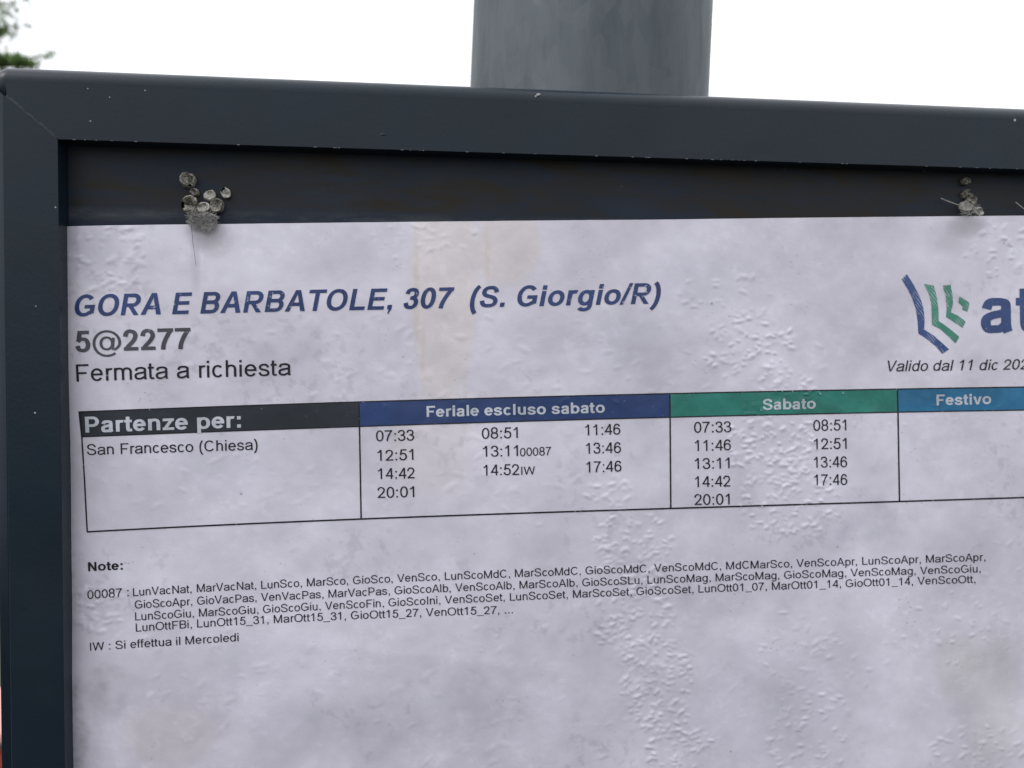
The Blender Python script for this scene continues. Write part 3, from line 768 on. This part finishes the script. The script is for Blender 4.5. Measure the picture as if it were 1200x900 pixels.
text('GORA E BARBATOLE, 307  (S. Giorgio/R)', [(86, 371), (200, 368.2), (330, 365.2), (460, 362.8), (600, 359.2), (775, 355.6)], 25.4, INK_BLUE, 1, .21, 'headline', 24.2)
text('5@2277', [(88.5, 412.6), (224, 408.8)], 25.0, INK_GREY, 1, name='stop_code')
text('Fermata a richiesta', [(90, 447.2), (200, 443.6), (341, 439.8)], 20.2, INK_DARK, name='stop_note', cap2=19.4)
text('Partenze per:', [(100.5, 507), (282.5, 501)], 18.6, INK_LIGHT, 1, name='header_words')
text('San Francesco (Chiesa)', [(102.5, 533.2), (302, 527)], 12.6, INK_DARK, name='destination')
text('Feriale escluso sabato', [(500, 488.6), (708.7, 483.6)], 12.8, INK_LIGHT, 1, name='header_words')
text('Sabato', [(894, 480.3), (956, 478.8)], 12.6, INK_LIGHT, 1, name='header_words')
text('Festivo', [(1097.5, 475), (1161.5, 473.4)], 12.6, INK_LIGHT, 1, name='header_words')
for s, x0, x1, y in (('07:33', 440.7, 485.5, 517.2), ('12:51', 442.5, 484.7, 540), ('14:42', 443.3, 486, 561.6), ('20:01', 442.3, 485.5, 583.6),
                     ('08:51', 564.7, 606.8, 514.2), ('13:11', 566.3, 607.2, 535.4), ('14:52', 566.7, 608.5, 557.4),
                     ('11:46', 685.9, 727, 510.2), ('13:46', 687, 727.8, 531.8), ('17:46', 687.3, 728.3, 553.6),
                     ('07:33', 813.3, 857, 507.1), ('11:46', 814.5, 856.7, 528.4), ('13:11', 814.5, 855, 549.6), ('14:42', 814.5, 856, 570.8), ('20:01', 813.6, 855, 591.8),
                     ('08:51', 953, 991.8, 505), ('12:51', 953.8, 992, 526.6), ('13:46', 953.8, 992.8, 548), ('17:46', 954.3, 992.8, 568.8)):
    sl_ = .026 if x0 < 800 else .018
    text(s, [(x0, y), (x1, y - sl_ * (x1 - x0))], 12.9, INK_DARK, name='departure_time')
text('00087', [(609.5, 534.7), (646, 533.4)], 9.9, INK_DARK, name='service_note')
text('IW', [(610.9, 556.4), (627.2, 555.8)], 9.6, INK_DARK, name='service_note')
text('Valido dal 11 dic 202', [(1037.5, 435.4), (1205, 432.8)], 12.8, INK_DARK, 0, .21, name='validity_date', cap2=12.2)
text('Note:', [(103.5, 669.4), (144, 667.4)], 10.6, INK_DARK, 1, name='note_heading')
text('00087 :', [(102.6, 702), (151, 698.6)], 10.2, INK_NOTE, name='note_line')
text('LunVacNat, MarVacNat, LunSco, MarSco, GioSco, VenSco, LunScoMdC, MarScoMdC, GioScoMdC, VenScoMdC, MdCMarSco, VenScoApr, LunScoApr, MarScoApr,',
     [(156, 698.4), (236, 693.6), (317, 689.4), (430, 684), (540, 679), (625, 675), (788, 669), (952, 664.4), (1154.5, 656.8)], 9.5, INK_NOTE, name='note_line', cap2=9.0)
text('GioScoApr, GioVacPas, VenVacPas, MarVacPas, GioScoAlb, VenScoAlb, MarScoAlb, GioScoSLu, LunScoMag, MarScoMag, GioScoMag, VenScoMag, VenScoGiu,',
     [(158, 713), (316, 704.4), (479, 695.6), (552, 692), (628, 689), (779, 683), (935, 678), (1149, 670.4)], 9.5, INK_NOTE, name='note_line', cap2=9.0)
text('LunScoGiu, MarScoGiu, GioScoGiu, VenScoFin, GioScoIni, VenScoSet, LunScoSet, MarScoSet, GioScoSet, LunOtt01_07, MarOtt01_14, GioOtt01_14, VenScoOtt,',
     [(158.6, 727), (318, 718), (395, 713.6), (540, 706.4), (691, 699.8), (835, 693.8), (1003, 687.6), (1143, 682.8)], 9.5, INK_NOTE, name='note_line', cap2=9.0)
text('LunOttFBi, LunOtt15_31, MarOtt15_31, GioOtt15_27, VenOtt15_27, ...', [(159.4, 740.2), (234.5, 735), (324, 730), (414.6, 725.6), (502, 722), (601, 718.6)], 9.5, INK_NOTE, name='note_line', cap2=9.3)
text('IW : Si effettua il Mercoledi', [(105.9, 762.6), (190, 757), (279.6, 751.2)], 9.6, INK_NOTE, name='note_line')
text('at', [(1149.5, 390), (1214, 388)], 54.5, INK_AT, 1, name='logo_letters')
# the logo's chevrons: outer and inner edges traced, filled as strips
def strip(name, A_, B_, mat):
    def rs(P_, n=14):
        P_ = np.array(P_, float); L = np.r_[0, np.cumsum(np.hypot(*np.diff(P_, axis=0).T))]; s = np.linspace(0, L[-1], n + 1)
        return np.stack([np.interp(s, L, P_[:, 0]), np.interp(s, L, P_[:, 1])], 1)
    a = rs(A_); b = rs(B_); q = []
    for i in range(len(a) - 1):
        for k in range(3):
            f0, f1 = k / 3, (k + 1) / 3
            q.append([tuple(v / 7.5 + o for v, o in zip(p, (1040, 310))) for p in (a[i] * (1 - f0) + b[i] * f0, a[i] * (1 - f1) + b[i] * f1, a[i + 1] * (1 - f1) + b[i + 1] * f1, a[i + 1] * (1 - f0) + b[i + 1] * f0)])
    return place(name, q, mat, INK_OFF)
strip('logo_chevron', [(125, 130), (170, 205), (215, 290), (250, 400), (265, 500), (270, 605)], [(170, 85), (240, 195), (290, 300), (318, 400), (325, 480), (322, 572)], INK_LOGO_B)
strip('logo_chevron', [(270, 605), (340, 650), (420, 715), (480, 785)], [(322, 572), (400, 620), (480, 690), (540, 745)], INK_LOGO_B)
strip('logo_chevron', [(320, 170), (365, 260), (385, 350), (388, 440), (390, 530)], [(405, 185), (430, 280), (445, 380), (448, 440), (448, 495)], INK_LOGO_G)
strip('logo_chevron', [(390, 530), (460, 565), (530, 625), (597, 692)], [(448, 495), (500, 530), (565, 580), (630, 635)], INK_LOGO_G)
strip('logo_chevron', [(485, 185), (510, 270), (520, 380), (515, 460)], [(553, 178), (570, 270), (575, 340), (555, 420)], INK_LOGO_G)
strip('logo_chevron', [(515, 460), (600, 515), (660, 555)], [(555, 420), (620, 450), (685, 500)], INK_LOGO_G)
strip('logo_chevron', [(630, 280), (625, 335), (660, 370), (655, 395)], [(675, 305), (720, 335), (712, 375), (700, 415)], INK_LOGO_G)

# ------------------------------------------------------------------ insect egg cases and cobweb on the panel
def case_material():
    m, t, b = material('dry_silk', (.30, .28, .24), .6)
    p = pos(t)
    c = mixc(t, ramp(t, noise(t, 900, 5, .7, p), [(.35, 0.), (.65, 1.)]), (.17, .16, .14), (.66, .64, .60))
    t.links.new(c, b.inputs['Base Color']); b.inputs['Subsurface Weight'].default_value = 0
    bump(t, b, noise(t, 1500, 4, .7, p), .8, .0004)
    return m
SILK = case_material()
SILK_B, tb_, bb_ = material('brown_silk', (.2, .17, .13), .5)
tb_.links.new(mixc(tb_, ramp(tb_, noise(tb_, 1100, 5, .7, pos(tb_)), [(.42, 0.), (.66, 1.)]), (.045, .040, .030), (.42, .39, .34)), bb_.inputs['Base Color'])
WEBM, t_, b_ = material('cobweb', (.38, .37, .36), .8)
SILK_D, t2, b2 = material('dark_hollow', (.012, .012, .010), .8)
def cup(px, py, r, parent, seed, tilt=(0, 0), dark=False, name='egg_case'):
    c = at(px, py, YP); r = r * PXM * .92; rr = random.Random(seed)
    prof = [(.95, 0.0), (1.05, .35), (1.06, .75), (.99, 1.0), (.88, 1.06), (.78, .98), (.64, .78), (.40, .62), (.0, .55)]
    vs, fs = [], []; n = 26; ph = [rr.uniform(0, 6.28) for _ in range(6)]
    for i, (a, h) in enumerate(prof):
        for k in range(n):
            th = 2 * math.pi * k / n
            w1 = 1 + .09 * math.sin(2 * th + ph[0]) + .03 * math.sin(5 * th + ph[1]) + rr.uniform(-.05, .05)
            hh = h * (1 + .22 * math.sin(th + ph[2]) + .14 * math.sin(3 * th + ph[3])) * 1.15 + rr.uniform(-.04, .04)
            vs.append((c[0] + r * (a * w1 * math.cos(th) + tilt[0] * hh), YP + .0001 - r * hh, c[2] + r * (a * w1 * math.sin(th) + tilt[1] * hh)))
    for i in range(len(prof) - 1):
        for k in range(n):
            if 2 <= i <= 5 and 1.2 < (k / n * 6.283 + ph[5]) % 6.283 < 1.2 + (seed % 3) * .5: continue
            fs.append((i * n + k, i * n + (k + 1) % n, (i + 1) * n + (k + 1) % n, (i + 1) * n + k))
    return mesh_obj(name, vs, fs, SILK_B if dark else SILK, parent, True)
def hairs(name, px, py, rx, ry, n, parent, seed, lift=.0016, w_=.000028):
    rr = random.Random(seed); vs, fs = [], []
    for k in range(n):
        a = rr.uniform(0, 6.28); q = math.sqrt(rr.random())
        p0 = (px + rx * q * math.cos(a), py + ry * q * math.sin(a)); a2 = rr.uniform(0, 6.28); L = rr.uniform(.4, 1.1)
        pts = []
        for i in range(6):
            f = i / 5
            X_ = p0[0] + rx * L * (f - .5) * math.cos(a2) + rr.uniform(-.6, .6); Y_ = p0[1] + ry * L * (f - .5) * math.sin(a2) + rr.uniform(-.6, .6)
            W_ = at(X_, Y_, YS); pts.append(Vector((W_[0], YS - .0004 - lift * rr.random() * math.sin(math.pi * (f * .8 + .1)), W_[2])))
        for i in range(6):
            d_ = (pts[min(5, i + 1)] - pts[max(0, i - 1)]).normalized(); s_ = d_.cross(Vector((0, 1, 0))).normalized() * w_; u_ = Vector((0, 1, 0)) * w_
            b0 = len(vs)
            vs += [pts[i] + s_, pts[i] - u_, pts[i] - s_]
            if i: 
                for j in range(3): fs.append((b0 + j, b0 + (j + 1) % 3, b0 - 3 + (j + 1) % 3, b0 - 3 + j))
    return mesh_obj(name, vs, fs, WEBM, parent)
def strand(name, pts, r, mat, parent):
    vs, fs = [], []
    P_ = [Vector((at(x, y, YP)[0], YP - z, at(x, y, YP)[2])) for x, y, z in pts]
    n = 6
    for i, p in enumerate(P_):
        d_ = (P_[min(len(P_) - 1, i + 1)] - P_[max(0, i - 1)]).normalized(); s_ = d_.cross(Vector((0, 1, 0))).normalized(); u_ = d_.cross(s_)
        rr = r * (1 - .5 * i / len(P_))
        for k in range(n): vs.append(p + (s_ * math.cos(6.283 * k / n) + u_ * math.sin(6.283 * k / n)) * rr)
        if i:
            for k in range(n): fs.append(((i - 1) * n + k, (i - 1) * n + (k + 1) % n, i * n + (k + 1) % n, i * n + k))
    return mesh_obj(name, vs, fs, mat, parent, True)
q = at(240, 240, YP)
cl = empty('egg_case_cluster', (q[0], YP, q[2]), 'cluster of pale round insect egg cases with cobweb, above the headline at left', 'egg cases')
cup(222, 214, 9.0, cl, 1, (.0, .25), True); cup(222, 240, 10, cl, 2, (.2, 0), True); cup(246, 231, 7.0, cl, 3, (.2, .2)); cup(240, 243.5, 7.6, cl, 4, (.0, -.1))
cup(265, 226, 6.4, cl, 5, (.1, -.2)); cup(256, 242, 8.6, cl, 6, (-.1, 0), True); cup(229, 226, 5.5, cl, 16, (-.1, 0), True)
hairs('cobweb', 230, 257, 9, 12, 230, cl, 3); hairs('cobweb', 244, 261, 11, 11, 300, cl, 4)
strand('silk_strand', [(228, 258, .0034), (229, 272, .0036), (230.2, 288, .0034), (232, 300, .0035), (233.5, 314, .0032)], .00006, SILK_D, cl)
strand('silk_strand', [(250, 253, .004), (256, 256, .0042), (261, 259, .0038)], .00010, WEBM, cl)
q = at(1135, 240, YP)
cr_ = empty('egg_case_cluster', (q[0], YP, q[2]), 'torn pale insect egg case with loose silk strand, above the logo at right', 'egg cases')
cup(1130, 213, 6.0, cr_, 7, (0, 0), True); cup(1129, 229, 5.5, cr_, 8, (.2, .3), True); cup(1128, 243, 7.6, cr_, 9, (.3, .1)); cup(1136, 236, 8.0, cr_, 10, (-.2, .3), True); cup(1143, 248, 6.6, cr_, 11, (.2, -.2))
hairs('cobweb', 1134, 245, 11, 9, 90, cr_, 8)
strand('silk_strand', [(1100, 233.5, .0012), (1106, 237, .0018), (1113, 240, .002), (1121, 243, .0022)], .00018, SILK, cr_)
strand('silk_strand', [(1186, 238, .0015), (1194, 246, .002), (1203, 253, .002)], .00014, WEBM, cr_)

# ------------------------------------------------------------------ tree beyond the left corner of the case
def leaf_material():
    m, t, b = material('foliage', (.06, .10, .03), .6)
    oi = N(t, 'ShaderNodeNewGeometry')
    c = mixc(t, ramp(t, oi.outputs['Random Per Island'], [(0., 0.), (1., 1.)]), (.040, .105, .022), (.18, .29, .07))
    t.links.new(c, b.inputs['Base Color'])
    return m
LEAF = leaf_material()
BARK, tb, bb = material('bark', (.09, .075, .06), .9)
tb.links.new(mixc(tb, ramp(tb, noise(tb, 20, 5, .7, pos(tb, (1, 1, .3))), [(.35, 0.), (.7, 1.)]), (.05, .04, .03), (.16, .14, .12)), bb.inputs['Base Color'])
TY = 6.0
tc_ = at(-150, 100, TY)
tree = empty('broadleaf_tree', (tc_[0] - 1.9, TY + .3, 0), 'green leafy tree whose outer twigs reach past the left corner of the case', 'tree')
tx, ty = tc_[0] - 1.9, TY + .3
top_z = at(0, 70, TY)[2]
def limb(name, pts, r0, r1, parent, seg=9):
    vs, fs = [], []; P_ = [Vector(p) for p in pts]; n = len(P_)
    for i, p in enumerate(P_):
        d_ = (P_[min(n - 1, i + 1)] - P_[max(0, i - 1)]).normalized(); u_ = d_.orthogonal().normalized(); v_ = d_.cross(u_); r = r0 + (r1 - r0) * i / (n - 1)
        for k in range(seg): vs.append(p + (u_ * math.cos(6.283 * k / seg) + v_ * math.sin(6.283 * k / seg)) * r)
        if i:
            for k in range(seg): fs.append(((i - 1) * seg + k, (i - 1) * seg + (k + 1) % seg, i * seg + (k + 1) % seg, i * seg + k))
    return mesh_obj(name, vs, fs, BARK, parent, True)
limb('trunk', [(tx, ty, -.1), (tx + .05, ty, .8), (tx - .04, ty + .05, 1.7), (tx + .1, ty, 2.6), (tx + .05, ty, 3.8), (tx, ty, 5.0)], .16, .05, tree, 14)
ends = []
rr = random.Random(5)
for k in range(16):
    a = k * 2.4; z0 = 1.6 + k * .2; L = 1.9 - k * .06
    e = (tx + L * math.cos(a), ty + L * math.sin(a), z0 + .7 + rr.uniform(-.1, .4))
    mid = (tx + .5 * L * math.cos(a + .15), ty + .5 * L * math.sin(a + .15), z0 + .45)
    limb('branch', [(tx, ty, z0), mid, e], .05, .012, tree); ends += [e, mid, tuple((Vector(e) + Vector(mid)) / 2)]
# the twigs that show in the corner of the photograph
see = []
start = Vector((tx + .1, ty, 2.0))
for (px, py, dens, spread, dy) in ((-60, 74, 420, .16, 0), (-25, 68, 420, .11, .05), (-4, 70, 420, .075, 0), (10, 72, 380, .055, .03), (24, 72, 300, .05, -.04), (34, 74, 130, .035, 0), (44, 69, 26, .03, .1), (55, 66, 16, .025, 0), (64, 63, 10, .02, .05),
                            (-12, 36, 300, .10, .1), (-4, 34, 110, .06, 0), (6, 36, 30, .05, .1), (14, 30, 16, .04, 0), (33, 30, 12, .025, .1), (-18, 6, 260, .10, 0), (-4, 8, 90, .05, .1), (8, 14, 26, .05, 0), (20, 8, 18, .05, .1), (32, 2, 12, .04, 0)):
    q = at(px, py, TY + dy); see.append((Vector(q), dens, spread))
for tgt in ((60, 65), (36, 30), (34, 0), (22, 74)):
    e = Vector(at(*tgt, TY)); a_ = Vector(at(-30, tgt[1] + 6, TY)); 
    limb('branch', [start, start.lerp(a_, .6) + Vector((0, 0, .1)), a_, e], .03, .0015, tree, 6)
LV, LF = [], []
def leaf(p, s):
    d1 = Vector((rr.gauss(0, 1), rr.gauss(0, 1), rr.gauss(0, 1))).normalized(); d2 = d1.orthogonal().normalized()
    d2 = (d2 * math.cos(rr.uniform(0, 6)) + d1.cross(d2) * math.sin(rr.uniform(0, 6))).normalized()
    b0 = len(LV); LV.extend([p - d1 * s, p + d2 * s * .38, p + d1 * s, p - d2 * s * .38]); LF.append((b0, b0 + 1, b0 + 2, b0 + 3))
for e in ends:
    for c_ in range(7):
        cc = Vector(e) + Vector((rr.gauss(0, .28), rr.gauss(0, .28), rr.gauss(0, .22)))
        for _ in range(75): leaf(cc + Vector((rr.gauss(0, .11), rr.gauss(0, .11), rr.gauss(0, .09))), rr.uniform(.018, .035))
for p, n, s in see:
    for _ in range(n): leaf(p + Vector((rr.gauss(0, s * .7), rr.gauss(0, s), rr.gauss(0, s * .32))), rr.uniform(.013, .025))
# keep the crown's own leaves out of the open sky beside the case
keepV, keepF = [], []
NL = len(LF) - sum(n for _, n, _ in see)
for i, f in enumerate(LF):
    p = LV[f[0]]
    if i < NL:
        pc = M @ (B2W.T @ (np.array(p) - CAM))
        if pc[2] > 0 and F * pc[0] / pc[2] + 600 > -14: continue
    b0 = len(keepV); keepV += [LV[j] for j in f]; keepF.append((b0, b0 + 1, b0 + 2, b0 + 3))
mesh_obj('crown', keepV, keepF, LEAF, tree)

# ------------------------------------------------------------------ low brick wall behind, seen past the left edge of the case
BRICK, tq, bq = material('red_brick', (.30, .085, .05), .85)
tq.links.new(mixc(tq, ramp(tq, noise(tq, 30, 5, .6, pos(tq)), [(.3, 0.), (.7, 1.)]), (.30, .050, .030), (.48, .10, .06)), bq.inputs['Base Color'])
COPE, tk, bk_ = material('pale_coping', (.55, .30, .25), .8)
MORT, tm, bm2 = material('mortar', (.25, .23, .21), .9)
WY = 1.75
wq = at(0, 862, WY); zt = at(0, 846, WY)[2]
wall = empty('garden_wall', (wq[0] - 1.0, WY, 0), 'low red brick garden wall with pale coping, past the lower left edge of the case', 'wall')
x0w, x1w = wq[0] - 2.2, wq[0] + .02
box('coping', (x0w - .02, WY - .06, zt - .028), (x1w + .06, WY + .22, zt), COPE, wall, .008)
box('core', (x0w + .01, WY + .008, 0), (x1w - .01, WY + .152, zt - .03), MORT, wall)
bmw = bmesh.new(); z = .005; row = 0
while z + .06 < zt - .03:
    x = x0w - (.11 if row % 2 else 0)
    while x < x1w:
        a, b = max(x, x0w), min(x + .21, x1w)
        if b - a > .03:
            c = bmesh.ops.create_cube(bmw, size=1)['verts']; jy = random.uniform(-.002, .002)
            for v in c: v.co = Vector(((a + b) / 2 + v.co.x * (b - a), WY + .08 + v.co.y * .16 + jy, z + .0275 + v.co.z * .055))
        x += .222
    z += .066; row += 1
ob = bm_obj('brickwork', bmw, BRICK, wall); ob['kind'] = 'stuff'
